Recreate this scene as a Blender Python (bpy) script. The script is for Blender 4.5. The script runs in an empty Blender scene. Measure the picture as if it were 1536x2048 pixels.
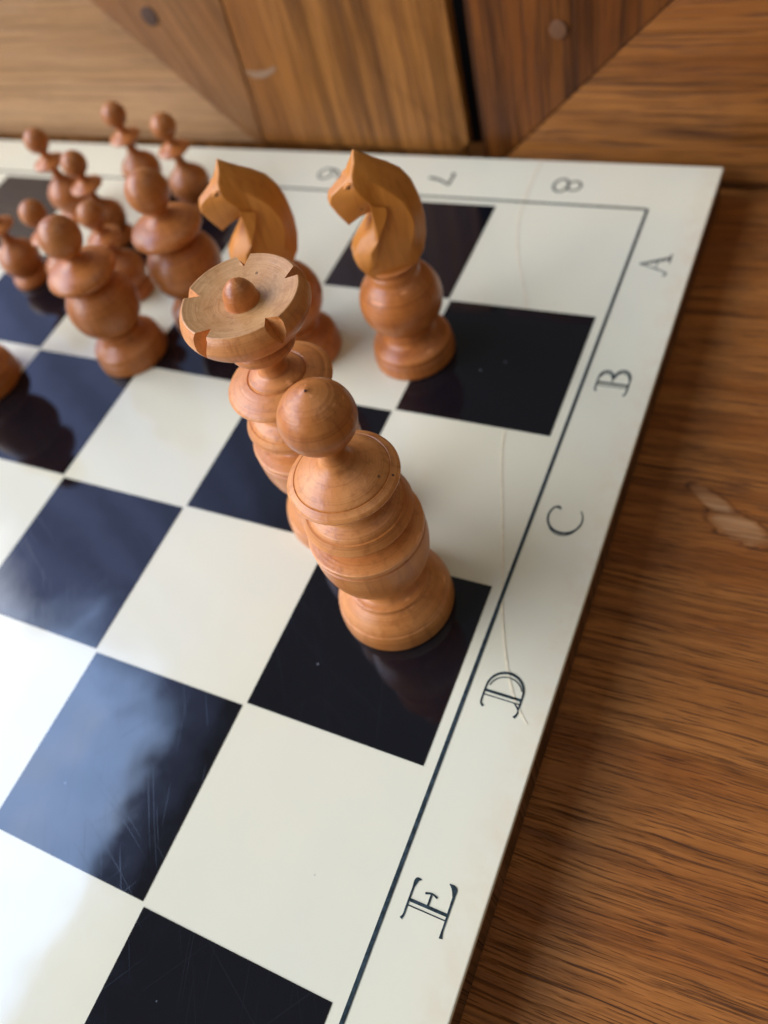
import bpy, bmesh, math, random
from mathutils import Vector, Matrix

# Lengths below are in chess squares; everything is scaled to metres at the end (one square = 45 mm).
S = 0.045
scene = bpy.context.scene
COL = scene.collection

# ------------------------------------------------------------------ camera
cd = bpy.data.cameras.new("camera")
cam = bpy.data.objects.new("camera", cd)
COL.objects.link(cam)
RC = ((0.895525, 0.38454, -0.223974), (0.205995, -0.804337, -0.557322), (-0.394463, 0.452959, -0.799517))
m = Matrix.Identity(4)
for i in range(3):
    m[i][0] = RC[0][i]; m[i][1] = -RC[1][i]; m[i][2] = -RC[2][i]
m.translation = Vector((1.085097, -4.835812, 3.733093)) * S
cam.matrix_world = m
cd.sensor_fit = 'HORIZONTAL'
cd.sensor_width = 36.0
cd.lens = 36.0 * 1641.82 / 1536.0
cd.clip_start = 0.005
cd.clip_end = 50.0
cd.dof.use_dof = True
cd.dof.focus_distance = 3.36 * S
cd.dof.aperture_fstop = 15.0
scene.camera = cam

# ------------------------------------------------------------------ world, lamps, exposure
world = bpy.data.worlds.new("World")
scene.world = world
world.use_nodes = True
wb = world.node_tree.nodes["Background"]
wb.inputs[0].default_value = (1.0, 0.93, 0.83, 1)
wb.inputs[1].default_value = 0.11

vs = scene.view_settings
vs.view_transform = 'Standard'
vs.look = 'None'
vs.exposure = 0.10
vs.gamma = 1.0
vs.use_curve_mapping = False
scene.cycles.use_denoising = True
scene.cycles.max_bounces = 6

# tall window on the left side of the room: one big area lamp with sky, cloud and a sheer curtain beside it
WX, WY0, WY1, WZ0, WZ1 = -35.0, -72.0, 38.0, 2.0, 58.0
ld = bpy.data.lights.new("window_light", 'AREA')
ld.shape = 'RECTANGLE'
ld.size = (WY1 - WY0) * S
ld.size_y = (WZ1 - WZ0) * S
ld.energy = math.pi * ld.size * ld.size_y          # radiance 1, scaled by the nodes
lo = bpy.data.objects.new("window_light", ld)
COL.objects.link(lo)
lm = Matrix(((0, 0, -1, WX * S), (-1, 0, 0, (WY0 + WY1) / 2 * S), (0, 1, 0, (WZ0 + WZ1) / 2 * S), (0, 0, 0, 1)))
lo.matrix_world = lm

# added fill lamp, unseen overhead, that brightens the far end of the board
cdl = bpy.data.lights.new("overhead_fill", 'AREA')
cdl.shape = 'RECTANGLE'
cdl.size = cdl.size_y = 32.0 * S
cdl.energy = math.pi * cdl.size * cdl.size_y * 0.65
cdl.color = (1.0, 0.96, 0.88)
co_ = bpy.data.objects.new("overhead_fill", cdl)
COL.objects.link(co_)
co_.location = Vector((11.5, -6.0, 40.0)) * S


class N:
    """tiny helper for node trees"""
    def __init__(self, tree):
        self.t = tree
        self.n = tree.nodes
        self.l = tree.links

    def put(self, sock, v):
        if v is None:
            return
        if isinstance(v, bpy.types.NodeSocket):
            self.l.new(v, sock)
        elif isinstance(v, (int, float)):
            try:
                sock.default_value = v
            except TypeError:
                sock.default_value = (v, v, v)
        else:
            v = tuple(v)
            sock.default_value = v + (1.0,) if (len(v) == 3 and sock.type == 'RGBA') else v

    def math(self, op, a, b=None, c=None, clamp=False):
        n = self.n.new('ShaderNodeMath'); n.operation = op; n.use_clamp = clamp
        for s, v in zip(n.inputs, (a, b, c)):
            self.put(s, v)
        return n.outputs[0]

    def vmath(self, op, a, b=None, scale=None):
        n = self.n.new('ShaderNodeVectorMath'); n.operation = op
        self.put(n.inputs[0], a); self.put(n.inputs[1], b)
        if scale is not None:
            self.put(n.inputs['Scale'], scale)
        return n.outputs['Value'] if op in ('LENGTH', 'DOT_PRODUCT', 'DISTANCE') else n.outputs[0]

    def mapr(self, v, a, b, c=0.0, d=1.0, smooth=True):
        n = self.n.new('ShaderNodeMapRange')
        n.interpolation_type = 'SMOOTHSTEP' if smooth else 'LINEAR'
        for s, x in zip(n.inputs, (v, a, b, c, d)):
            self.put(s, x)
        return n.outputs[0]

    def mix(self, f, a, b, mode='MIX'):
        n = self.n.new('ShaderNodeMix'); n.data_type = 'RGBA'; n.blend_type = mode
        self.put(n.inputs[0], f); self.put(n.inputs[6], a); self.put(n.inputs[7], b)
        return n.outputs[2]

    def noise(self, vec, scale=1.0, detail=3.0, rough=0.5, dist=0.0):
        n = self.n.new('ShaderNodeTexNoise')
        self.put(n.inputs['Vector'], vec)
        n.inputs['Scale'].default_value = scale
        n.inputs['Detail'].default_value = detail
        n.inputs['Roughness'].default_value = rough
        n.inputs['Distortion'].default_value = dist
        return n.outputs['Fac']

    def voro(self, vec, scale=1.0):
        n = self.n.new('ShaderNodeTexVoronoi')
        self.put(n.inputs['Vector'], vec)
        n.inputs['Scale'].default_value = scale
        return n.outputs['Distance'], n.outputs['Color']

    def xyz(self, v):
        n = self.n.new('ShaderNodeSeparateXYZ'); self.put(n.inputs[0], v)
        return n.outputs

    def comb(self, x, y, z):
        n = self.n.new('ShaderNodeCombineXYZ')
        for s, v in zip(n.inputs, (x, y, z)):
            self.put(s, v)
        return n.outputs[0]

    def rot(self, v, ang):
        n = self.n.new('ShaderNodeVectorRotate'); n.rotation_type = 'Z_AXIS'
        self.put(n.inputs['Vector'], v); n.inputs['Angle'].default_value = ang
        return n.outputs[0]

    def bump(self, h, strength, dist, normal=None):
        n = self.n.new('ShaderNodeBump')
        n.inputs['Strength'].default_value = strength
        n.inputs['Distance'].default_value = dist * S
        self.put(n.inputs['Height'], h)
        self.put(n.inputs['Normal'], normal)
        return n.outputs[0]


ld.use_nodes = True
g = N(ld.node_tree)
em = g.n["Emission"]
geo = g.n.new('ShaderNodeNewGeometry')
pu, pv, _ = g.xyz(geo.outputs['Parametric'])[:3]
wy = g.mapr(pu, 0.0, 1.0, WY1, WY0, smooth=False)      # world y on the lamp, in squares
wz = g.mapr(pv, 0.0, 1.0, WZ0, WZ1, smooth=False)
pos = g.comb(wy, wz, 0.0)
cl = g.noise(pos, 0.09, 4, 0.6)
wob = g.math('MULTIPLY', g.math('SUBTRACT', g.noise(pos, 0.17, 2, 0.55), 0.5), 9.0)
ey = g.mapr(g.math('ADD', wy, wob), 3.0, 7.0, 1.0, 0.0)
ez = g.mapr(g.math('ADD', wz, g.math('MULTIPLY', wob, 0.5)), 49.5, 53.0, 1.0, 0.0)
win = g.math('MULTIPLY', g.math('MULTIPLY', ey, ez), g.mapr(wz, 7.0, 19.0))
sky = g.mix(g.mapr(wz, 17.0, 40.0), (1.34, 1.20, 0.96), (0.48, 0.72, 1.18))
sky = g.mix(g.mapr(cl, 0.45, 0.70, 0.0, 0.30), sky, (1.15, 1.15, 1.15))
winr = g.vmath('SCALE', sky, scale=g.math('MULTIPLY', win, 6.4))
curt = g.math('MULTIPLY', g.mapr(wy, 4.0, 36.0, 1.0, 0.08), g.mapr(wz, 42.0, 56.0, 1.0, 0.35))
fold = g.mapr(g.math('SINE', g.math('ADD', g.math('MULTIPLY', wy, 1.7), g.math('MULTIPLY', cl, 6.0))), -1.0, 1.0, 0.8, 1.15)
cur = g.vmath('SCALE', (0.80, 1.05, 2.10), scale=g.math('MULTIPLY', g.math('MULTIPLY', curt, fold), 0.80))
g.put(em.inputs['Color'], g.vmath('ADD', winr, cur))
em.inputs['Strength'].default_value = 1.0

# ------------------------------------------------------------------ materials


def new_mat(name):
    mt = bpy.data.materials.new(name)
    mt.use_nodes = True
    k = N(mt.node_tree)
    b = k.n["Principled BSDF"]
    return mt, k, b


def local(k):
    return k.vmath('SCALE', k.n.new('ShaderNodeTexCoord').outputs['Object'], scale=1.0 / S)


def worldc(k):
    return k.vmath('SCALE', k.n.new('ShaderNodeNewGeometry').outputs['Position'], scale=1.0 / S)


def turned_wood(name, c_lo, c_hi, c_dark, rough=0.36, rings=1.0):
    mt, k, b = new_mat(name)
    co = local(k)
    rnd = k.n.new('ShaderNodeObjectInfo').outputs['Random']
    x, y, z = k.xyz(co)[:3]
    off = k.math('MULTIPLY', rnd, 37.0)
    p = k.comb(k.math('ADD', x, off), y, k.math('MULTIPLY', z, 0.35))
    n1 = k.noise(p, 4.5, 5, 0.6, 0.8)
    n2 = k.noise(k.comb(k.math('ADD', x, off), y, k.math('MULTIPLY', z, 0.06)), 26.0, 4, 0.6)
    r = k.vmath('LENGTH', k.comb(x, y, 0.0))
    lath = k.noise(k.comb(k.math('MULTIPLY', r, 70.0), k.math('MULTIPLY', z, 70.0), off), 1.0, 3, 0.65)
    lath2 = k.noise(k.comb(k.math('MULTIPLY', r, 14.0), k.math('MULTIPLY', z, 14.0), off), 1.0, 3, 0.6)
    col = k.mix(k.mapr(n1, 0.3, 0.7), c_lo, c_hi)
    col = k.mix(k.mapr(n2, 0.48, 0.70, 0.0, 0.45), col, c_dark)
    col = k.mix(k.mapr(lath, 0.50, 0.72, 0.0, 0.48 * rings), col, c_dark)
    col = k.mix(k.mapr(lath2, 0.45, 0.75, 0.0, 0.42 * rings), col, c_dark)
    fl = k.noise(k.comb(k.math('ADD', x, off), y, k.math('MULTIPLY', z, 0.5)), 90.0, 2, 0.6)
    col = k.mix(k.mapr(fl, 0.62, 0.74, 0.0, 0.30), col, c_dark)
    dv, dc = k.voro(k.vmath('ADD', co, k.comb(off, 0.0, 0.0)), 17.0)
    rare = k.mapr(k.xyz(dc)[0], 0.965, 0.975)
    col = k.mix(k.math('MULTIPLY', k.mapr(dv, 0.10, 0.17, 0.75, 0.0), rare), col, (0.10, 0.04, 0.015))
    pt = k.n.new('ShaderNodeNewGeometry').outputs['Pointiness']      # paler colour on the convex edges of the turned rims
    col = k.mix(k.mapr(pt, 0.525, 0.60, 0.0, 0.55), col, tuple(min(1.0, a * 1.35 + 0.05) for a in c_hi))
    k.put(b.inputs['Base Color'], col)
    k.put(b.inputs['Roughness'], k.mapr(n1, 0.2, 0.8, rough - 0.05, rough + 0.10))
    b.inputs['Specular IOR Level'].default_value = 0.38
    b.inputs['Coat Weight'].default_value = 0.14
    b.inputs['Coat Roughness'].default_value = 0.18
    h = k.math('ADD', k.math('MULTIPLY', lath, 0.6 * rings), k.math('MULTIPLY', n2, 0.4))
    nrm = k.bump(h, 0.5, 0.007)
    nrm = k.bump(fl, 0.25, 0.003, nrm)
    k.put(b.inputs['Normal'], nrm)
    k.put(b.inputs['Coat Normal'], nrm)
    return mt


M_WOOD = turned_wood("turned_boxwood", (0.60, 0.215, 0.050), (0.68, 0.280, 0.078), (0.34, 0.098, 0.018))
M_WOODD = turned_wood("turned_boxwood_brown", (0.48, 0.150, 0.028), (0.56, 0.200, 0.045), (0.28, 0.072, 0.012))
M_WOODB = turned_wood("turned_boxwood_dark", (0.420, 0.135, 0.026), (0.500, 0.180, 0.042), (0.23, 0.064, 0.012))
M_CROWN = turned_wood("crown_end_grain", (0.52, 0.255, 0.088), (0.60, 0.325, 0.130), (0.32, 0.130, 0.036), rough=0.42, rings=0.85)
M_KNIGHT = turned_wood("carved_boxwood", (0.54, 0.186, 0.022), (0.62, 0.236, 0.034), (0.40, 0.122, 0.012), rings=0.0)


def plain(name, c, rough):
    mt, k, b = new_mat(name)
    n = k.noise(local(k), 30.0, 3)
    k.put(b.inputs['Base Color'], k.mix(n, c, tuple(v * 0.6 for v in c)))
    b.inputs['Roughness'].default_value = rough
    return mt


M_KNOT = plain("dark_knot", (0.09, 0.035, 0.012), 0.6)


def board_scratches(k, co):
    tot = None
    for a, sc, th in ((0.5, 1.0, 0.72), (1.25, 1.3, 0.73), (2.2, 0.9, 0.74), (0.95, 1.7, 0.72)):
        x, y, z = k.xyz(k.rot(co, a))[:3]
        warp = k.noise(k.comb(x, y, a), 0.8, 1)
        v = k.comb(k.math('MULTIPLY', x, 0.9 * sc), k.math('ADD', k.math('MULTIPLY', y, 110.0 * sc), k.math('MULTIPLY', warp, 18.0)), a * 7)
        s = k.mapr(k.noise(v, 1.0, 1, 0.4), th, th + 0.05)
        tot = s if tot is None else k.math('MAXIMUM', tot, s)
    return tot


def board_mat(name, dark):
    mt, k, b = new_mat(name)
    co = worldc(k)
    x, y, z = k.xyz(co)[:3]
    big = k.noise(co, 1.1, 4, 0.55)
    fine = k.noise(co, 9.0, 4, 0.6)
    scr = board_scratches(k, co)
    dv, dc = k.voro(co, 7.0)
    dust = k.math('MULTIPLY', k.mapr(dv, 0.025, 0.055, 1.0, 0.0), k.mapr(k.xyz(dc)[0], 0.80, 0.82))
    if dark:
        col = k.mix(big, (0.0045, 0.0048, 0.0068), (0.0075, 0.0080, 0.011))
        col = k.mix(k.math('MULTIPLY', scr, 0.02), col, (0.25, 0.26, 0.30))
        col = k.mix(k.math('MULTIPLY', dust, 0.5), col, (0.35, 0.37, 0.42))
    else:
        col = k.mix(k.mapr(big, 0.3, 0.7), (0.765, 0.715, 0.510), (0.735, 0.695, 0.515))
        edge = k.math('MULTIPLY', k.mapr(x, 0.24, 0.46), k.mapr(fine, 0.3, 0.75, 0.15, 0.75))
        st = k.math('MULTIPLY', k.mapr(k.noise(co, 2.3, 4, 0.6), 0.55, 0.72, 0.0, 0.30), k.mapr(x, 0.08, 0.35))
        col = k.mix(k.math('MAXIMUM', edge, st), col, (0.72, 0.60, 0.40))
        
        col = k.mix(k.math('MULTIPLY', dust, 0.35), col, (0.30, 0.27, 0.22))
    k.put(b.inputs['Base Color'], col)
    k.put(b.inputs['Roughness'], k.math('ADD', k.mapr(fine, 0.3, 0.75, 0.04, 0.09), k.math('MULTIPLY', scr, 0.03)))
    b.inputs['IOR'].default_value = 1.54
    nrm = k.bump(k.noise(co, 1.6, 2, 0.5), 0.35, 0.012)
    nrm = k.bump(k.math('MULTIPLY', scr, -1.0), 0.06, 0.0008, nrm)
    k.put(b.inputs['Normal'], nrm)
    return mt


M_WHITE = board_mat("ivory_laminate", False)
M_BLACK = board_mat("black_laminate", True)


def ink(name, c):
    mt, k, b = new_mat(name)
    co = worldc(k)
    k.put(b.inputs['Base Color'], k.mix(k.mapr(k.noise(co, 40.0, 3), 0.35, 0.7), c, tuple(v * 2.2 + 0.01 for v in c)))
    b.inputs['Roughness'].default_value = 0.22
    return mt


M_INK = ink("printed_ink", (0.012, 0.022, 0.026))
M_CRACK = plain("crack_edge", (0.98, 0.86, 0.60), 0.25)


def oak(name, c_lo, c_hi, c_pore, ang=0.0, axis='x', rough=0.42, pore=1.0, scale=1.0, seed=0.0, band=0.5, patch=False, deep=0.38):
    """axis: plane and direction of the grain ('x' table, 'xz' upright panel along x, 'z' upright panel along z)"""
    mt, k, b = new_mat(name)
    co = worldc(k)
    x, y, z = k.xyz(co)[:3]
    if axis == 'x':
        u, v, w = x, y, z
    elif axis == 'xz':
        u, v, w = x, z, y
    else:
        u, v, w = z, x, y
    base = k.rot(k.vmath('ADD', k.comb(u, v, w), (seed, seed * 1.7, 0.0)), ang)
    u, v, w = k.xyz(base)[:3]
    wav = k.math('MULTIPLY', k.math('SUBTRACT', k.noise(k.comb(k.math('MULTIPLY', u, 0.7), k.math('MULTIPLY', v, 0.9), 0.0), 1.0, 3), 0.5), 0.08)
    v2 = k.math('ADD', v, wav)

    def str_(a, c, d, det, rg):
        return k.noise(k.comb(k.math('MULTIPLY', u, a * scale), k.math('MULTIPLY', v2, c * scale), d), 1.0, det, rg)
    broad = str_(0.30, 2.4, 1.3, 4, 0.6)
    mid = str_(0.55, 11.0, 2.1, 5, 0.65)
    finen = str_(2.4, 80.0, 5.0, 4, 0.7)
    po = str_(0.8, 36.0, 9.0, 4, 0.62)
    po2 = str_(2.6, 84.0, 4.0, 3, 0.6)
    lines = str_(0.22, 44.0, 7.0, 3, 0.6)
    mask = k.mapr(broad, 0.36, 0.60, 0.30, 1.0)
    pores = k.math('MULTIPLY', k.mapr(po, 0.56, 0.66), mask)
    pores2 = k.mapr(po2, 0.56, 0.66, 0.0, 0.8)
    pp = k.math('MULTIPLY', k.math('MAXIMUM', pores, pores2), pore, clamp=True)
    blot = k.noise(co, 2.2, 4, 0.6)
    col = k.mix(k.mapr(broad, 0.35, 0.65), c_lo, c_hi)
    col = k.mix(k.mapr(mid, 0.44, 0.66, 0.0, band), col, tuple(a * deep for a in c_lo))
    col = k.mix(k.mapr(lines, 0.50, 0.66, 0.0, 0.40), col, tuple(a * deep for a in c_lo))
    col = k.mix(k.mapr(finen, 0.48, 0.72, 0.0, 0.45), col, tuple(a * 1.30 for a in c_hi))
    col = k.mix(k.mapr(blot, 0.48, 0.75, 0.0, 0.30), col, tuple(a * 0.5 for a in c_lo))
    col = k.mix(k.math('MULTIPLY', pp, 0.85), col, c_pore)
    if patch:        # bare blotch where the varnish has gone, with a dark tide line
        wn = k.math('MULTIPLY', k.math('SUBTRACT', k.noise(co, 9.0, 4, 0.6), 0.5), 0.9)
        d = None
        for cx, cy, a, rx, ry in ((0.91, -2.03, -0.55, 0.155, 0.055), (1.07, -2.17, -0.30, 0.185, 0.088)):
            q = k.xyz(k.rot(k.vmath('SUBTRACT', co, (cx, cy, 0.0)), -a))
            e = k.vmath('LENGTH', k.comb(k.math('DIVIDE', q[0], rx), k.math('DIVIDE', q[1], ry), 0.0))
            d = e if d is None else k.math('MINIMUM', d, e)
        d = k.math('ADD', d, wn)
        col = k.mix(k.math('MULTIPLY', k.mapr(d, 0.55, 1.0, 0.75, 0.0), k.mapr(mid, 0.35, 0.65, 1.0, 0.25)), col, (0.50, 0.27, 0.115))
        ring = k.math('MULTIPLY', k.mapr(d, 0.86, 1.0), k.mapr(d, 1.02, 1.22, 1.0, 0.0))
        col = k.mix(k.math('MULTIPLY', ring, k.mapr(k.noise(co, 14.0, 3), 0.35, 0.65, 0.0, 0.75)), col, (0.07, 0.022, 0.007))
    k.put(b.inputs['Base Color'], col)
    k.put(b.inputs['Roughness'], k.math('ADD', k.mapr(finen, 0.3, 0.8, rough - 0.08, rough + 0.10), k.math('MULTIPLY', pp, 0.25)))
    b.inputs['Specular IOR Level'].default_value = 0.22
    h = k.math('SUBTRACT', k.math('ADD', k.math('MULTIPLY', finen, 0.35), k.math('MULTIPLY', mid, 0.35)), k.math('MULTIPLY', pp, 1.0))
    k.put(b.inputs['Normal'], k.bump(h, 0.55, 0.012))
    return mt


M_TABLE = oak("table_oak", (0.285, 0.086, 0.015), (0.420, 0.148, 0.031), (0.036, 0.011, 0.004), ang=-0.03, scale=1.45, band=0.6, patch=True)
M_EDGE = oak("board_core_wood", (0.16, 0.068, 0.024), (0.24, 0.115, 0.045), (0.03, 0.012, 0.006), axis='x', rough=0.6)
M_RAIL_L = oak("pale_rail_oak", (0.45, 0.240, 0.095), (0.55, 0.325, 0.155), (0.19, 0.08, 0.025), axis='xz', rough=0.38, pore=0.5, scale=0.5, seed=3.1, band=0.35)
M_STILE_L = oak("brown_stile_oak", (0.255, 0.090, 0.016), (0.365, 0.148, 0.032), (0.075, 0.024, 0.006), axis='z', rough=0.36, pore=0.6, scale=0.5, seed=7.7, band=0.7, deep=0.34)
M_WEDGE_L = oak("pinkish_stile_oak", (0.29, 0.125, 0.040), (0.36, 0.170, 0.060), (0.13, 0.052, 0.016), axis='z', rough=0.36, pore=0.35, scale=0.5, seed=11.3, ang=0.3, band=0.3)
M_STILE_R = oak("red_brown_stile_oak", (0.145, 0.041, 0.006), (0.230, 0.075, 0.012), (0.026, 0.008, 0.003), axis='z', rough=0.40, pore=0.95, scale=0.5, seed=5.2, band=0.85, deep=0.32)
M_RAIL_R = oak("brown_rail_oak", (0.26, 0.084, 0.016), (0.38, 0.146, 0.032), (0.055, 0.018, 0.005), axis='xz', rough=0.40, pore=0.95, scale=0.5, seed=1.9, band=0.85, deep=0.30)
M_PEG = plain("wood_peg", (0.20, 0.080, 0.026), 0.7)
M_PEGD = plain("dark_wood_peg", (0.11, 0.055, 0.028), 0.7)
M_VOID = plain("cabinet_inside", (0.010, 0.007, 0.005), 0.9)

# ------------------------------------------------------------------ mesh helpers


def tag(o, label=None, cat=None, group=None, kind=None):
    if label: o["label"] = label
    if cat: o["category"] = cat
    if group: o["group"] = group
    if kind: o["kind"] = kind
    return o


def empty(name, loc=(0, 0, 0), rz=0.0):
    o = bpy.data.objects.new(name, None)
    COL.objects.link(o)
    o.location = loc
    o.rotation_euler = (0, 0, rz)
    o.empty_display_size = 0.01
    return o


def link_mesh(name, me, mat, parent=None, smooth=None):
    o = bpy.data.objects.new(name, me)
    COL.objects.link(o)
    if mat and not me.materials:
        me.materials.append(mat)
    if parent is not None:
        o.parent = parent
    if smooth is not None:
        for p in me.polygons:
            p.use_smooth = True
        me.set_sharp_from_angle(angle=math.radians(smooth))
    return o


def from_bm(name, bm, mat, parent=None, smooth=None):
    bmesh.ops.recalc_face_normals(bm, faces=bm.faces)
    me = bpy.data.meshes.new(name)
    bm.to_mesh(me)
    bm.free()
    return link_mesh(name, me, mat, parent, smooth)


def catmull(pts, n=6):
    """smooth curve through pts; a point given twice in a row is a hard corner"""
    runs, cur = [], [pts[0]]
    for a, b in zip(pts, pts[1:]):
        if a == b:
            runs.append(cur); cur = [b]
        else:
            cur.append(b)
    runs.append(cur)
    out = []
    for r in runs:
        if len(r) == 1:
            if not out or out[-1] != r[0]:
                out.append(r[0])
            continue
        if len(r) == 2:
            seq = list(r)
        else:
            seq = []
            for i in range(len(r) - 1):
                p0 = r[i - 1] if i else tuple(2 * a - b for a, b in zip(r[0], r[1]))
                p1, p2 = r[i], r[i + 1]
                p3 = r[i + 2] if i + 2 < len(r) else tuple(2 * a - b for a, b in zip(r[-1], r[-2]))
                for s in range(n):
                    t = s / n
                    seq.append(tuple(0.5 * ((2 * b) + (-a + c) * t + (2 * a - 5 * b + 4 * c - d) * t * t + (-a + 3 * b - 3 * c + d) * t ** 3)
                                     for a, b, c, d in zip(p0, p1, p2, p3)))
            seq.append(r[-1])
        if out and out[-1] == seq[0]:
            seq = seq[1:]
        out += seq
    return out


def lathe_bm(prof, seg=72, n=6):
    pr = [(max(r, 0.0), z) for r, z in catmull(prof, n)]
    bm = bmesh.new()
    rings = []
    for r, z in pr:
        if r < 1e-5:
            rings.append([bm.verts.new((0, 0, z))])
        else:
            rings.append([bm.verts.new((r * math.cos(2 * math.pi * i / seg), r * math.sin(2 * math.pi * i / seg), z)) for i in range(seg)])
    for a, b in zip(rings, rings[1:]):
        if len(a) == 1 and len(b) == 1:
            continue
        for i in range(seg):
            j = (i + 1) % seg
            if len(a) == 1:
                bm.faces.new((a[0], b[i], b[j]))
            elif len(b) == 1:
                bm.faces.new((a[i], a[j], b[0]))
            else:
                bm.faces.new((a[i], a[j], b[j], b[i]))
    return bm


def lathe(name, prof, mat, parent, seg=72, n=6, ang=38):
    return from_bm(name, lathe_bm(prof, seg, n), mat, parent, ang)


def ball_prof(cz, r, rz=None, tip=0.0, n=22):
    rz = rz or r
    out = []
    for i in range(n + 1):
        t = -math.pi / 2 + math.pi * i / n
        zz = cz + rz * math.sin(t)
        if tip and t > 1.0:
            zz += tip * ((t - 1.0) / (math.pi / 2 - 1.0)) ** 3
        out.append((max(r * math.cos(t), 0.0), zz))
    out[0] = (0.0, out[0][1]); out[-1] = (0.0, out[-1][1])
    return out


def box_bm(x0, x1, y0, y1, z0, z1, bevel=0.0, bm=None):
    bm = bm or bmesh.new()
    vs_ = [bm.verts.new((x, y, z)) for z in (z0, z1) for y in (y0, y1) for x in (x0, x1)]
    f = [(0, 2, 3, 1), (4, 5, 7, 6), (0, 1, 5, 4), (2, 6, 7, 3), (0, 4, 6, 2), (1, 3, 7, 5)]
    for q in f:
        bm.faces.new([vs_[i] for i in q])
    if bevel:
        bmesh.ops.bevel(bm, geom=list(bm.edges), offset=bevel, segments=3, affect='EDGES', profile=0.5)
    return bm


def prism_bm(poly, y0, y1, bevel=0.0):
    """polygon in the x-z plane, extruded from y0 to y1"""
    bm = bmesh.new()
    a = [bm.verts.new((x, y0, z)) for x, z in poly]
    b = [bm.verts.new((x, y1, z)) for x, z in poly]
    bm.faces.new(a)
    bm.faces.new(list(reversed(b)))
    n = len(poly)
    for i in range(n):
        j = (i + 1) % n
        bm.faces.new((a[j], a[i], b[i], b[j]))
    if bevel:
        es = [e for e in bm.edges if all(abs(v.co.y - y0) < 1e-6 for v in e.verts)]
        bmesh.ops.bevel(bm, geom=es, offset=bevel, segments=3, affect='EDGES', profile=0.5)
    return bm


def ribbon(bm, pts, w, z0=0.0, z1=0.004, smooth=True, n=6):
    """flat raised ribbon along pts (x, y); w is a number or a list of widths"""
    if not isinstance(w, (list, tuple)):
        w = [w] * len(pts)
    p3 = [(p[0], p[1], ww) for p, ww in zip(pts, w)]
    c = catmull(p3, n) if smooth and len(p3) > 2 else p3
    L, Rr = [], []
    for i, (x, y, ww) in enumerate(c):
        a = c[max(i - 1, 0)]; b = c[min(i + 1, len(c) - 1)]
        dx, dy = b[0] - a[0], b[1] - a[1]
        l = math.hypot(dx, dy) or 1.0
        nx, ny = -dy / l * ww / 2, dx / l * ww / 2
        L.append((x + nx, y + ny)); Rr.append((x - nx, y - ny))
    vl = [bm.verts.new((x, y, z1)) for x, y in L]
    vr = [bm.verts.new((x, y, z1)) for x, y in Rr]
    bl = [bm.verts.new((x, y, z0)) for x, y in L]
    br = [bm.verts.new((x, y, z0)) for x, y in Rr]
    for i in range(len(c) - 1):
        bm.faces.new((vl[i], vr[i], vr[i + 1], vl[i + 1]))
        bm.faces.new((bl[i], vl[i], vl[i + 1], bl[i + 1]))
        bm.faces.new((vr[i], br[i], br[i + 1], vr[i + 1]))
    bm.faces.new((vl[0], bl[0], br[0], vr[0]))
    bm.faces.new((vl[-1], vr[-1], br[-1], bl[-1]))


# ------------------------------------------------------------------ setting: table and cabinet doors
TZ = -0.27       # table top
WALL = 0.67      # face of the cabinet doors
table = from_bm("table_top", box_bm(-14.0, 6.0, -11.0, 2.4, TZ - 0.8, TZ), M_TABLE)
tag(table, "brown oak table top with dark open grain under the chessboard", "table", kind="structure")

T = 0.07          # door thickness
ZB = -0.20       # bottom edge of the doors
cab = empty("cabinet", (-2.0, 1.15, TZ))
tag(cab, "oak cabinet with two pegged doors behind the chessboard, black gap between them", "cabinet")
carc = from_bm("carcass", box_bm(-7.0, 6.0, 0.0, 0.35, 0.004, 2.02), M_VOID, cab)
carc["label"] = "dark inside of the cabinet behind the doors"
dl = empty("door", (-1.0, WALL - 1.15, ZB - TZ)); dl.parent = cab
dl["label"] = "pale oak door left of the black gap, with a wide brown stile"
dr = empty("door", (1.5, WALL - 1.15, ZB - TZ)); dr.parent = cab
dr["label"] = "red-brown oak door right of the black gap, with a mitred corner"


def door_piece(name, poly, mat, door, proud=0.0, bevel=0.012):
    ox, oz = door.location.x + cab.location.x, ZB
    return from_bm(name, prism_bm([(x - ox, z - oz) for x, z in poly], -proud, T, bevel), mat, door, 30)


def arc(cx, cz, r, a0, a1, n=6):
    return [(cx + r * math.cos(math.radians(a0 + (a1 - a0) * i / n)), cz + r * math.sin(math.radians(a0 + (a1 - a0) * i / n))) for i in range(n + 1)]


GL, GR = -1.452, -1.340       # edges of the gap between the doors
zl = -0.015
# left door: pale rail | mitre | slanting inner stile | wide outer stile
door_piece("rail", [(-9.0, zl), (-3.482, zl), (-5.062, 1.75), (-9.0, 1.75)], M_RAIL_L, dl)
door_piece("inner_stile", [(-3.474, zl), (-3.392, zl), (-3.264, 1.75), (-5.054, 1.75)], M_WEDGE_L, dl, 0.012)
door_piece("stile", [(-3.386, zl)] + arc(GL - 0.07, zl + 0.07, 0.07, -90, 0) + [(GL, 1.75), (-3.258, 1.75)], M_STILE_L, dl, 0.020, 0.03)
# right door: stile | mitre | wide bottom rail
door_piece("stile", [(GR, ZB), (GR + 0.03, ZB), (0.781, 1.75), (GR, 1.75)], M_STILE_R, dr, 0.004, 0.010)
door_piece("rail", [(GR + 0.038, ZB), (2.8, ZB), (2.8, 1.75), (0.789, 1.75)], M_RAIL_R, dr, 0.0, 0.010)
# strip behind the raised bottom of the left door
door_piece("bottom_strip", [(-9.0, ZB), (GL - 0.05, ZB), (GL - 0.05, zl - 0.006), (-9.0, zl - 0.006)], M_STILE_L, dl, -0.04, 0.008)


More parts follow.
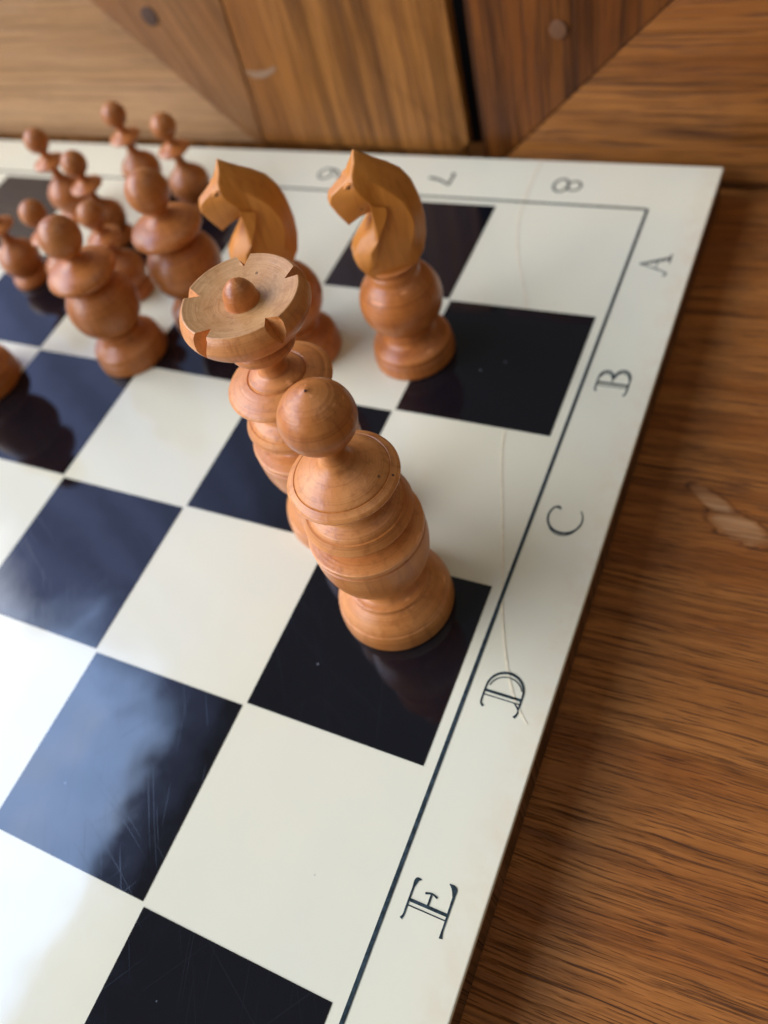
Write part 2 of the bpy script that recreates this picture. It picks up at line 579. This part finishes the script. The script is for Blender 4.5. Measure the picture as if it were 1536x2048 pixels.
def peg(door, x, z, r, mat, label):
    bmp = lathe_bm([(0, -0.04), (r, -0.04), (r, -0.04), (r, 0.014), (r, 0.014), (r * 0.9, 0.018), (0.0, 0.020)], 20, 3)
    bmesh.ops.rotate(bmp, verts=bmp.verts, cent=(0, 0, 0), matrix=Matrix.Rotation(math.radians(90), 3, 'X'))
    bmesh.ops.translate(bmp, verts=bmp.verts, vec=(x - door.location.x - cab.location.x, -0.004, z - ZB))
    o = from_bm("peg", bmp, mat, door, 40)
    o["label"] = label
    return o


peg(dl, -4.05, 1.09, 0.075, M_PEGD, "dark round wooden peg in the pinkish stile")
peg(dr, -0.69, 0.90, 0.060, M_PEG, "round wooden peg in the red-brown stile")
# white scuff on the left door
bm = bmesh.new()
ribbon(bm, [(-3.30 + 3.0, 0.64 - ZB), (-3.22 + 3.0, 0.61 - ZB), (-3.10 + 3.0, 0.625 - ZB), (-3.00 + 3.0, 0.67 - ZB)], [0.02, 0.06, 0.05, 0.02], 0.0, 0.002)
for v in bm.verts:
    v.co = Vector((v.co.x, -0.021 - v.co.z, v.co.y))
from_bm("scuff_mark", bm, plain("scuff", (0.42, 0.25, 0.13), 0.6), dl)

# ------------------------------------------------------------------ chess board
BX1, BY1 = 0.462, 0.556
BX0, BY0 = -8.46, -8.55
board = empty("chess_board", (0, 0, TZ))
tag(board, "ivory and black glossy chessboard with lettered border lying on the oak table", "chessboard")


def bpart(name, bmx, mat, smooth=None, parent=board):
    bmesh.ops.translate(bmx, verts=bmx.verts, vec=(0, 0, -TZ))
    return from_bm(name, bmx, mat, parent, smooth)


bpart("wooden_core", box_bm(BX0 + 0.006, BX1 - 0.006, BY0 + 0.006, BY1 - 0.006, TZ, -0.036, 0.004), M_EDGE)
top = bpart("ivory_surface", box_bm(BX0, BX1, BY0, BY1, -0.036, 0.0, 0.010), M_WHITE)

ins = 0.009
tile_d = bpy.data.meshes.new("dark_square")
b2 = box_bm(-0.5 + ins, 0.5 - ins, -0.5 + ins, 0.5 - ins, -0.003, 0.003)
b2.to_mesh(tile_d); b2.free()
tile_d.materials.append(M_BLACK)
tile_l = bpy.data.meshes.new("light_square")
b2 = box_bm(-0.5 + ins, 0.5 - ins, -0.5 + ins, 0.5 - ins, -0.003, 0.0001)
b2.to_mesh(tile_l); b2.free()
tile_l.materials.append(M_WHITE)
for i in range(8):
    for j in range(8):
        dark = (i + j) % 2 == 1
        o = bpy.data.objects.new("dark_square" if dark else "light_square", tile_d if dark else tile_l)
        COL.objects.link(o)
        o.parent = board
        o.location = (-0.5 - j, -0.5 - i, -TZ)

FL, LW = 0.058, 0.019
for pts in ([(FL, FL), (FL, -8 - FL)], [(-8 - FL, FL), (-8 - FL, -8 - FL)], [(FL - LW * 0.45, FL - 0.001), (-8 - FL + LW * 0.45, FL - 0.001)], [(FL, -8 - FL), (-8 - FL, -8 - FL)]):
    bm = bmesh.new()
    ribbon(bm, pts, LW, 0.0, 0.003 if pts[0][0] == pts[1][0] else 0.0026, smooth=False)
    bpart("border_line", bm, M_INK)


def circ(cx, cy, rx, ry, a0, a1, n=10):
    return [(cx + rx * math.cos(math.radians(a0 + (a1 - a0) * i / n)), cy + ry * math.sin(math.radians(a0 + (a1 - a0) * i / n))) for i in range(n + 1)]


def taper(n, a, b, c):
    return [a + (b - a) * (2 * i / n) if i <= n / 2 else b + (c - b) * (2 * i / n - 1) for i in range(n + 1)]


# strokes: (points, width(s), smooth) in a box of height 1, x to the right
TH, MD, TK = 0.028, 0.045, 0.075
GLY = {
    'A': [([(0.42, 1.0), (0.86, 0.05)], [0.05, TK], 0), ([(0.36, 0.93), (0.76, 0.05)], TH, 0), ([(0.42, 1.0), (0.12, 0.16), (0.02, 0.02), (-0.12, 0.10)], [0.03, MD, MD, 0.06], 1),
          ([(0.22, 0.42), (0.64, 0.42)], TH, 0), ([(0.56, 0.03), (1.05, 0.03)], MD, 0), ([(0.36, 0.93), (0.42, 1.0)], MD, 0)],
    'B': [([(0.28, 0.0), (0.28, 1.0)], TK, 0), ([(0.16, 0.02), (0.16, 0.98)], TH, 0), ([(-0.10, 0.93), (-0.04, 0.99), (0.10, 1.0), (0.45, 1.0)], [0.06, MD, MD, MD], 1),
          ([(-0.16, 0.06), (-0.06, 0.01), (0.10, 0.0), (0.45, 0.0)], [0.06, MD, MD, MD], 1), ([(0.28, 0.53), (0.5, 0.53)], TH, 0),
          (circ(0.45, 0.765, 0.34, 0.235, 90, -90), taper(10, MD, TK, MD), 1), (circ(0.45, 0.765, 0.24, 0.20, 80, -80), TH, 1),
          (circ(0.47, 0.265, 0.42, 0.265, 90, -90), taper(10, MD, TK, MD), 1), (circ(0.47, 0.265, 0.32, 0.23, 80, -80), TH, 1)],
    'C': [(circ(0.52, 0.5, 0.52, 0.5, 52, 312, 18), taper(18, 0.05, TK, TH), 1), (circ(0.44, 0.5, 0.52, 0.46, 95, 262, 14), TH, 1),
          ([(0.84, 0.90), (0.86, 0.78), (0.80, 0.70)], [0.03, 0.09, 0.03], 1)],
    'D': [([(0.30, 0.0), (0.30, 1.0)], TK, 0), ([(0.18, 0.02), (0.18, 0.98)], TH, 0), ([(-0.14, 0.90), (-0.06, 0.985), (0.10, 1.0), (0.42, 1.0)], [0.07, MD, MD, MD], 1),
          ([(-0.20, 0.05), (-0.08, 0.0), (0.10, 0.0), (0.42, 0.0)], [0.07, MD, MD, MD], 1), ([(0.03, 0.02), (0.10, 0.06), (0.18, 0.16)], [0.02, 0.05, 0.03], 1),
          (circ(0.42, 0.5, 0.50, 0.5, 90, -90, 14), taper(14, MD, TK, MD), 1), (circ(0.40, 0.48, 0.40, 0.44, 80, -70, 14), TH, 1)],
    'E': [([(0.34, 0.0), (0.34, 1.0)], TK, 0), ([(0.22, 0.02), (0.22, 0.98)], TH, 0), ([(-0.10, 1.02), (0.0, 0.985), (0.2, 0.985), (0.72, 0.985)], [0.07, MD, MD, MD], 1),
          ([(-0.16, 0.0), (-0.02, 0.015), (0.2, 0.015), (0.86, 0.015)], [0.08, MD, MD, 0.06], 1), ([(0.64, 0.985), (0.80, 0.96), (0.84, 0.86)], [0.05, 0.10, 0.02], 1),
          ([(0.76, 0.02), (0.92, 0.06), (0.99, 0.20)], [0.06, 0.13, 0.02], 1), ([(0.34, 0.52), (0.62, 0.52)], MD, 0),
          ([(0.60, 0.67), (0.64, 0.52), (0.60, 0.37)], [0.05, 0.04, 0.05], 1)],
    '8': [(circ(0.4, 0.74, 0.27, 0.25, 0, 360, 20), 0.075, 1), (circ(0.4, 0.25, 0.37, 0.27, 0, 360, 20), 0.085, 1)],
    '7': [([(0.02, 0.86), (0.05, 0.97), (0.3, 0.96), (0.72, 0.97)], [0.10, 0.11, 0.10, 0.09], 1), ([(0.72, 0.97), (0.45, 0.5), (0.32, 0.0)], [0.07, 0.11, 0.13], 1)],
    '6': [(circ(0.4, 0.30, 0.34, 0.30, 0, 360, 20), 0.085, 1), ([(0.07, 0.34), (0.14, 0.68), (0.38, 0.93), (0.64, 0.92)], [0.08, 0.09, 0.09, 0.11], 1)],
    '5': [([(0.68, 0.97), (0.2, 0.97), (0.2, 0.97), (0.14, 0.56)], 0.09, 1), ([(0.14, 0.56), (0.42, 0.64), (0.68, 0.44), (0.62, 0.14), (0.34, 0.0), (0.08, 0.08)], 0.09, 1)],
    '4': [([(0.55, 0.0), (0.55, 1.0)], 0.09, 0), ([(0.55, 1.0), (0.05, 0.32)], 0.06, 0), ([(0.05, 0.32), (0.78, 0.32)], 0.07, 0)],
}


def glyph(ch, x, y, size, side, name):
    """side 'r': reads from the left (up = -x); side 't': up = +x"""
    bm = bmesh.new()
    for q, (pts, w, sm) in enumerate(GLY[ch]):
        if side == 'r':
            P = [(x - py * size, y + px * size) for px, py in pts]
        else:
            P = [(x + py * size, y - px * size) for px, py in pts]
        W = [a * size for a in w] if isinstance(w, list) else w * size
        ribbon(bm, P, W, 0.0, 0.0022 + 0.00012 * q, bool(sm))
    o = bpart(name, bm, M_INK)
    o["label"] = "printed " + ("letter " if ch.isalpha() else "number ") + ch + " on the ivory border"


for ch, y0 in zip("ABCDE", (-0.565, -1.585, -2.605, -3.605, -4.60)):
    glyph(ch, 0.322, y0, 0.182, 'r', "letter")
for ch, x0 in (('8', -0.652), ('7', -1.652), ('6', -2.632), ('5', -3.652), ('4', -4.652)):
    glyph(ch, x0, 0.345, 0.195, 't', "numeral")

crack = [[(-0.837, 0.552), (-0.837, 0.452), (-0.835, 0.284), (-0.81, -0.032), (-0.753, -0.302), (-0.66, -0.554), (-0.549, -0.79), (-0.475, -0.971), (-0.47, -1.01)],
         [(-0.273, -2.008), (-0.245, -2.146), (-0.179, -2.35), (-0.088, -2.604), (0.021, -2.929), (0.083, -3.123), (0.156, -3.302), (0.218, -3.434), (0.284, -3.546), (0.334, -3.607), (0.381, -3.649)]]
for c in crack:
    bm = bmesh.new()
    ribbon(bm, c, [0.012] * (len(c) - 1) + [0.004], 0.0, 0.0022)
    bpart("hairline_crack", bm, M_CRACK)

# ------------------------------------------------------------------ chess pieces


def knot(parent, loc, r):
    bm = bmesh.new()
    bmesh.ops.create_uvsphere(bm, u_segments=10, v_segments=6, radius=r)
    bmesh.ops.translate(bm, verts=bm.verts, vec=loc)
    return from_bm("knot", bm, M_KNOT, parent, 60)


def royal_body(t, mat):
    lathe("base", [(0, 0), (0.294, 0), (0.294, 0), (0.301, 0.010), (0.302, 0.03), (0.299, 0.08), (0.291, 0.122), (0.291, 0.122), (0.282, 0.125), (0.282, 0.125),
                   (0.287, 0.133), (0.287, 0.133), (0.284, 0.144), (0.272, 0.162), (0.248, 0.190), (0.213, 0.222), (0.213, 0.222), (0.207, 0.226), (0.206, 0.244), (0.206, 0.244),
                   (0.198, 0.249), (0.172, 0.255), (0.160, 0.275), (0.155, 0.33), (0.160, 0.42), (0.160, 0.42), (0, 0.42)], mat, t, 96)
    lathe("body", [(0, 0.404), (0.165, 0.404), (0.165, 0.404), (0.210, 0.410), (0.210, 0.410), (0.236, 0.436), (0.257, 0.49), (0.270, 0.56), (0.2735, 0.63), (0.2735, 0.674), (0.2735, 0.674), (0.262, 0.680), (0.262, 0.680),
                   (0.262, 0.689), (0.262, 0.689), (0.273, 0.694), (0.273, 0.694), (0.273, 0.717), (0.273, 0.717), (0.268, 0.722), (0.268, 0.722), (0.235, 0.728), (0.18, 0.738), (0.145, 0.765), (0, 0.77)], mat, t, 96)
    lathe("lower_collar", [(0, 0.745), (0.145, 0.745), (0.145, 0.745), (0.175, 0.785), (0.232, 0.838), (0.252, 0.848), (0.252, 0.848), (0.254, 0.856), (0.254, 0.856), (0.246, 0.872), (0.230, 0.897), (0.230, 0.897),
                           (0.220, 0.897), (0.220, 0.897), (0.205, 0.916), (0.165, 0.94), (0.14, 0.98), (0, 0.985)], mat, t, 96)


def make_king():
    t = empty("king")
    royal_body(t, M_WOOD)
    lathe("upper_collar", [(0, 0.975), (0.13, 0.97), (0.13, 0.97), (0.165, 1.02), (0.228, 1.083), (0.246, 1.092), (0.246, 1.092), (0.247, 1.100), (0.247, 1.100), (0.238, 1.110), (0.212, 1.126), (0.212, 1.126),
                           (0.207, 1.124), (0.207, 1.124), (0.202, 1.133), (0.17, 1.157), (0.13, 1.18), (0.088, 1.208), (0.062, 1.245), (0.053, 1.285), (0.055, 1.33), (0, 1.335)], M_WOOD, t, 96)
    b = lathe("ball", ball_prof(1.474, 0.157, 0.150, 0.012), M_WOODD, t, 96)
    knot(b, (0.004, -0.006, 1.633), 0.006)
    knot(t, (-0.010, -0.160, 1.157), 0.005)
    knot(t, (0.218, 0.040, 1.116), 0.007)
    return t


def make_queen():
    t = empty("queen")
    royal_body(t, M_WOOD)
    lathe("upper_collar", [(0, 0.975), (0.13, 0.97), (0.13, 0.97), (0.17, 1.02), (0.238, 1.080), (0.256, 1.090), (0.256, 1.090), (0.257, 1.098), (0.257, 1.098), (0.250, 1.107), (0.236, 1.117), (0.236, 1.117), (0.230, 1.118), (0.230, 1.118),
                           (0.205, 1.131), (0.170, 1.144), (0.146, 1.150), (0.146, 1.150), (0.140, 1.146), (0.140, 1.146), (0.132, 1.160), (0.132, 1.160), (0.10, 1.172), (0.075, 1.186), (0.066, 1.215), (0.066, 1.26), (0.075, 1.30), (0, 1.305)], M_WOOD, t, 96)
    lathe("crown_stem", [(0, 1.285), (0.072, 1.285), (0.072, 1.285), (0.115, 1.302), (0.148, 1.326), (0.158, 1.345), (0.156, 1.362), (0.148, 1.376), (0.148, 1.376), (0.142, 1.380), (0.142, 1.380), (0.148, 1.40), (0.15, 1.41), (0, 1.41)], M_WOOD, t, 96)
    ZT_ = 1.622
    me0 = bpy.data.meshes.new("crown")
    b0 = lathe_bm([(0, 1.395), (0.146, 1.395), (0.146, 1.395), (0.185, 1.418), (0.238, 1.462), (0.278, 1.510), (0.292, 1.546), (0.291, 1.568), (0.279, 1.598), (0.262, ZT_), (0.262, ZT_),
                   (0.257, ZT_ + 0.002), (0.250, ZT_), (0.250, ZT_), (0.20, ZT_ - 0.014), (0.14, ZT_ - 0.027), (0.08, ZT_ - 0.034), (0, ZT_ - 0.036)], 120)
    bmesh.ops.recalc_face_normals(b0, faces=b0.faces)
    b0.to_mesh(me0); b0.free()
    crown = link_mesh("crown", me0, M_CROWN, t)
    cut = bmesh.new()
    for k in range(5):
        a = math.radians(CROWN_A + 72 * k)
        ca, sa = math.cos(a), math.sin(a)
        P = [(0.200, 0, -0.006), (0.36, -0.092, -0.006), (0.36, 0.092, -0.006), (0.200, 0, 0.06), (0.36, -0.092, 0.06), (0.36, 0.092, 0.06), (0.36, 0, -0.19)]
        vv = [cut.verts.new((x * ca - y * sa, x * sa + y * ca, z + ZT_ - 0.008)) for x, y, z in P]
        r = bmesh.ops.convex_hull(cut, input=vv)
    bmesh.ops.recalc_face_normals(cut, faces=cut.faces)
    mc = bpy.data.meshes.new("cut"); cut.to_mesh(mc); cut.free()
    oc = bpy.data.objects.new("cut", mc); COL.objects.link(oc)
    md = crown.modifiers.new("notch", 'BOOLEAN'); md.operation = 'DIFFERENCE'; md.object = oc; md.solver = 'EXACT'
    dg = bpy.context.evaluated_depsgraph_get()
    me1 = bpy.data.meshes.new_from_object(crown.evaluated_get(dg))
    crown.modifiers.clear()
    crown.data = me1
    bpy.data.objects.remove(oc); bpy.data.meshes.remove(mc)
    for p in me1.polygons:
        p.use_smooth = True
    me1.set_sharp_from_angle(angle=math.radians(24))
    me1.materials.append(M_WOOD)
    for p in me1.polygons:
        p.material_index = 0 if (p.normal.z > 0.9 and p.center.z > 1.58) else 1
    lathe("knob", [(0, 1.578), (0.088, 1.578), (0.088, 1.578), (0.078, 1.592), (0.075, 1.612), (0.070, 1.636), (0.056, 1.664), (0.034, 1.685), (0.014, 1.695), (0, 1.697)], M_WOODD, crown, 48)
    return t


def round_base(t, mat, k=1.0, seg=72):
    P = [(0, 0), (0.250, 0), (0.250, 0), (0.257, 0.010), (0.257, 0.04), (0.252, 0.088), (0.252, 0.088), (0.246, 0.092), (0.246, 0.092), (0.249, 0.100), (0.249, 0.100), (0.246, 0.125), (0.236, 0.142), (0.21, 0.160), (0.170, 0.182),
         (0.170, 0.182), (0.158, 0.196), (0.148, 0.225), (0.148, 0.262), (0, 0.265)]
    lathe("base", [(r * k, z) for r, z in P], mat, t, seg)


def make_bishop():
    t = empty("bishop")
    round_base(t, M_WOODB)
    lathe("body", ball_prof(0.462, 0.248, 0.232), M_WOODB, t, 72)
    lathe("collar", [(0, 0.665), (0.11, 0.665), (0.11, 0.665), (0.165, 0.682), (0.215, 0.706), (0.215, 0.706), (0.214, 0.710), (0.214, 0.710), (0.232, 0.726), (0.238, 0.745), (0.230, 0.768), (0.20, 0.795), (0.155, 0.815),
                     (0.105, 0.832), (0.068, 0.853), (0.052, 0.885), (0.052, 0.92), (0, 0.925)], M_WOODD, t, 72)
    lathe("ball", ball_prof(1.015, 0.137, 0.140), M_WOODB, t, 64)
    return t


def make_pawn():
    kz = 0.91
    lathe = lambda n_, p_, m_, t_, s_: globals()['lathe'](n_, [(r_, z_ * kz) for r_, z_ in p_], m_, t_, s_)
    t = empty("pawn")
    lathe("base", [(0, 0), (0.150, 0), (0.150, 0), (0.157, 0.008), (0.158, 0.03), (0.152, 0.058), (0.152, 0.058), (0.146, 0.062), (0.142, 0.08), (0.12, 0.10), (0.118, 0.12), (0, 0.12)], M_WOODD, t, 56)
    lathe("body", [(0, 0.085), (0.10, 0.085), (0.138, 0.125), (0.160, 0.18), (0.167, 0.235), (0.157, 0.29), (0.128, 0.335), (0.088, 0.37), (0.056, 0.405), (0.040, 0.445), (0.036, 0.485), (0.042, 0.52), (0, 0.52)], M_WOODB, t, 56)
    lathe("collar", [(0, 0.505), (0.045, 0.505), (0.085, 0.522), (0.122, 0.548), (0.132, 0.560), (0.132, 0.560), (0.130, 0.570), (0.130, 0.570), (0.100, 0.588), (0.066, 0.602), (0.044, 0.624), (0.035, 0.655), (0.037, 0.69), (0, 0.69)], M_WOODD, t, 56)
    lathe("ball", ball_prof(0.772, 0.099, 0.110), M_WOODB, t, 48)
    return t


def make_knight(name):
    t = empty(name)
    round_base(t, M_WOODD, 1.02)
    lathe("body", ball_prof(0.462, 0.254, 0.236), M_WOODD, t, 72)
    lathe("neck", [(0, 0.65), (0.155, 0.65), (0.155, 0.65), (0.150, 0.685), (0.140, 0.70), (0.138, 0.72), (0.145, 0.75), (0, 0.76)], M_WOODD, t, 56)
    # head: (forward, up, half width) on the outline, then the same on the flank it is chamfered to
    O = [
        (0.042, 1.458, 0.008, 0.050, 1.408, 0.036),
        (0.074, 1.390, 0.028, 0.068, 1.388, 0.054),
        (0.100, 1.350, 0.040, 0.084, 1.362, 0.060),
        (0.129, 1.321, 0.040, 0.090, 1.325, 0.076),
        (0.224, 1.264, 0.034, 0.086, 1.288, 0.088),
        (0.240, 1.222, 0.034, 0.074, 1.260, 0.094),
        (0.214, 1.152, 0.034, 0.058, 1.233, 0.100),
        (0.174, 1.066, 0.034, 0.035, 1.203, 0.103),
        (0.120, 1.092, 0.036, 0.013, 1.178, 0.105),
        (0.070, 1.108, 0.040, -0.007, 1.168, 0.108),
        (0.028, 1.104, 0.042, -0.027, 1.162, 0.110),
        (0.034, 1.062, 0.044, -0.046, 1.154, 0.113),
        (0.082, 1.016, 0.044, -0.040, 1.105, 0.119),
        (0.140, 0.965, 0.046, -0.016, 1.060, 0.125),
        (0.182, 0.912, 0.050, 0.044, 0.978, 0.130),
        (0.200, 0.865, 0.058, 0.098, 0.926, 0.130),
        (0.190, 0.815, 0.070, 0.114, 0.862, 0.126),
        (0.160, 0.758, 0.086, 0.104, 0.830, 0.124),
        (0.125, 0.715, 0.100, 0.084, 0.800, 0.122),
        (0.040, 0.697, 0.112, 0.040, 0.788, 0.122),
        (-0.060, 0.702, 0.108, -0.035, 0.800, 0.124),
        (-0.140, 0.737, 0.095, -0.080, 0.836, 0.127),
        (-0.195, 0.800, 0.078, -0.122, 0.880, 0.130),
        (-0.228, 0.890, 0.060, -0.152, 0.940, 0.130),
        (-0.242, 0.990, 0.048, -0.168, 1.010, 0.128),
        (-0.238, 1.090, 0.042, -0.164, 1.085, 0.122),
        (-0.218, 1.180, 0.036, -0.142, 1.146, 0.114),
        (-0.176, 1.262, 0.032, -0.100, 1.204, 0.105),
        (-0.112, 1.325, 0.028, -0.053, 1.255, 0.094),
        (-0.050, 1.372, 0.024, 0.002, 1.308, 0.080),
        (0.000, 1.415, 0.018, 0.036, 1.356, 0.064),
    ]
    bm = bmesh.new()
    n = len(O)
    rows = []
    for s in (1, -1):
        out = [bm.verts.new((f, s * w, z)) for f, z, w, _f, _z, _w in O]
        inn = [bm.verts.new((_f, s * _w, _z)) for f, z, w, _f, _z, _w in O]
        for i in range(n):
            j = (i + 1) % n
            bm.faces.new((out[i], out[j], inn[j], inn[i]))
        fc = bm.faces.new(inn)
        bmesh.ops.triangulate(bm, faces=[fc], ngon_method='BEAUTY')
        rows.append(out)
    for i in range(n):
        j = (i + 1) % n
        bm.faces.new((rows[0][i], rows[1][i], rows[1][j], rows[0][j]))
    h = from_bm("head", bm, M_KNIGHT, t, 33)
    bv = h.modifiers.new("soft_edge", 'BEVEL'); bv.width = 0.006 * S; bv.segments = 2; bv.limit_method = 'ANGLE'; bv.angle_limit = math.radians(33)
    for s in (1, -1):
        bm = bmesh.new()
        # carved eye: a small raised lid over a dark pit
        ribbon(bm, [(0.098, 1.322), (0.118, 1.316), (0.140, 1.296)], [0.004, 0.012, 0.003], -0.03, 0.004)
        ribbon(bm, [(0.100, 1.292), (0.118, 1.280), (0.136, 1.284)], [0.003, 0.010, 0.003], -0.03, 0.003)
        for v in bm.verts:
            v.co = Vector((v.co.x, s * (0.066 + v.co.z - 0.35 * (v.co.x - 0.118)), v.co.y))
        from_bm("eye", bm, M_KNIGHT, h)
        bm = bmesh.new()
        bmesh.ops.create_uvsphere(bm, u_segments=10, v_segments=6, radius=0.007)
        bmesh.ops.translate(bm, verts=bm.verts, vec=(0.119, s * 0.065, 1.300))
        from_bm("pupil", bm, M_KNOT, h, 60)
    return t


def dup(root):
    def cp(o, par):
        c = o.copy(); COL.objects.link(c); c.parent = par
        for ch in list(o.children):
            cp(ch, c)
        return c
    return cp(root, None)


def place(o, x, y, rz, label, cat, group=None, lean=(0, 0), k=1.0):
    o.location = (x, y, 0.0015)
    o.rotation_euler = (lean[0], lean[1], rz)
    o.scale = (k, k, k)
    tag(o, label, cat, group)


CROWN_A = 43.0
king = make_king()
place(king, -0.460, -3.217, 0.0, "tall turned boxwood king with a plain ball finial, in front of the queen", "chess piece")
queen = make_queen()
place(queen, -1.005, -2.775, 0.0, "turned boxwood queen with a notched round crown and centre knob", "chess piece")

kn_r = make_knight("knight")
place(kn_r, -1.051, -1.499, math.atan2(-0.57, -0.82), "carved knight standing clear of the others, right of the notched crown", "chess piece", "carved wooden knights")
kn_l = dup(kn_r)
place(kn_l, -1.83, -1.62, math.atan2(-0.64, -0.77), "carved knight half hidden behind the notched queen crown", "chess piece", "carved wooden knights")

bi = make_bishop()
place(bi, -3.144, -1.884, 0.4, "large ball-headed bishop at the front of the blurred group, base fully in view", "chess piece", "ball-headed bishops")
bi2 = dup(bi)
place(bi2, -2.720, -1.430, 1.9, "ball-headed bishop just left of the half hidden knight, base behind the crown", "chess piece", "ball-headed bishops", k=1.03)
bi3 = dup(bi)
place(bi3, -4.235, -2.400, 2.9, "round-based piece cut off by the left edge, only its base in view", "chess piece", k=1.1)
bi3.name = "chess_piece"
del bi3["group"]

pw = make_pawn()
PG = "small turned pawns"
P = [(-4.152, -0.085, "pawn with the highest head of the group, against the pale cabinet rail"),
     (-3.557, -0.221, "pawn at the right end of the back row, left of the hidden knight"),
     (-4.714, -0.462, "pawn farthest left with its whole head in view, in front of the ivory border"),
     (-4.105, -0.729, "pawn in the middle of the group, head just right of the far left pawn"),
     (-4.069, -1.322, "pawn whose body hides behind the front bishop's ball head"),
     (-4.625, -1.285, "pawn cut by the left edge, headless in view, standing on a black square"),
     (-3.529, -1.286, "pawn directly behind the front bishop, body showing right of its collar")]
for i, (x, y, lab) in enumerate(P):
    o = pw if i == 0 else dup(pw)
    place(o, x, y, i * 1.3, lab, "chess piece", PG)

# ------------------------------------------------------------------ scale from squares to metres
done = set()
sm = Matrix.Scale(S, 4)
for o in list(scene.objects):
    if o.type in {'CAMERA', 'LIGHT'}:
        continue
    o.location = o.location * S
    if o.type == 'MESH' and o.data.name not in done:
        done.add(o.data.name)
        o.data.transform(sm)
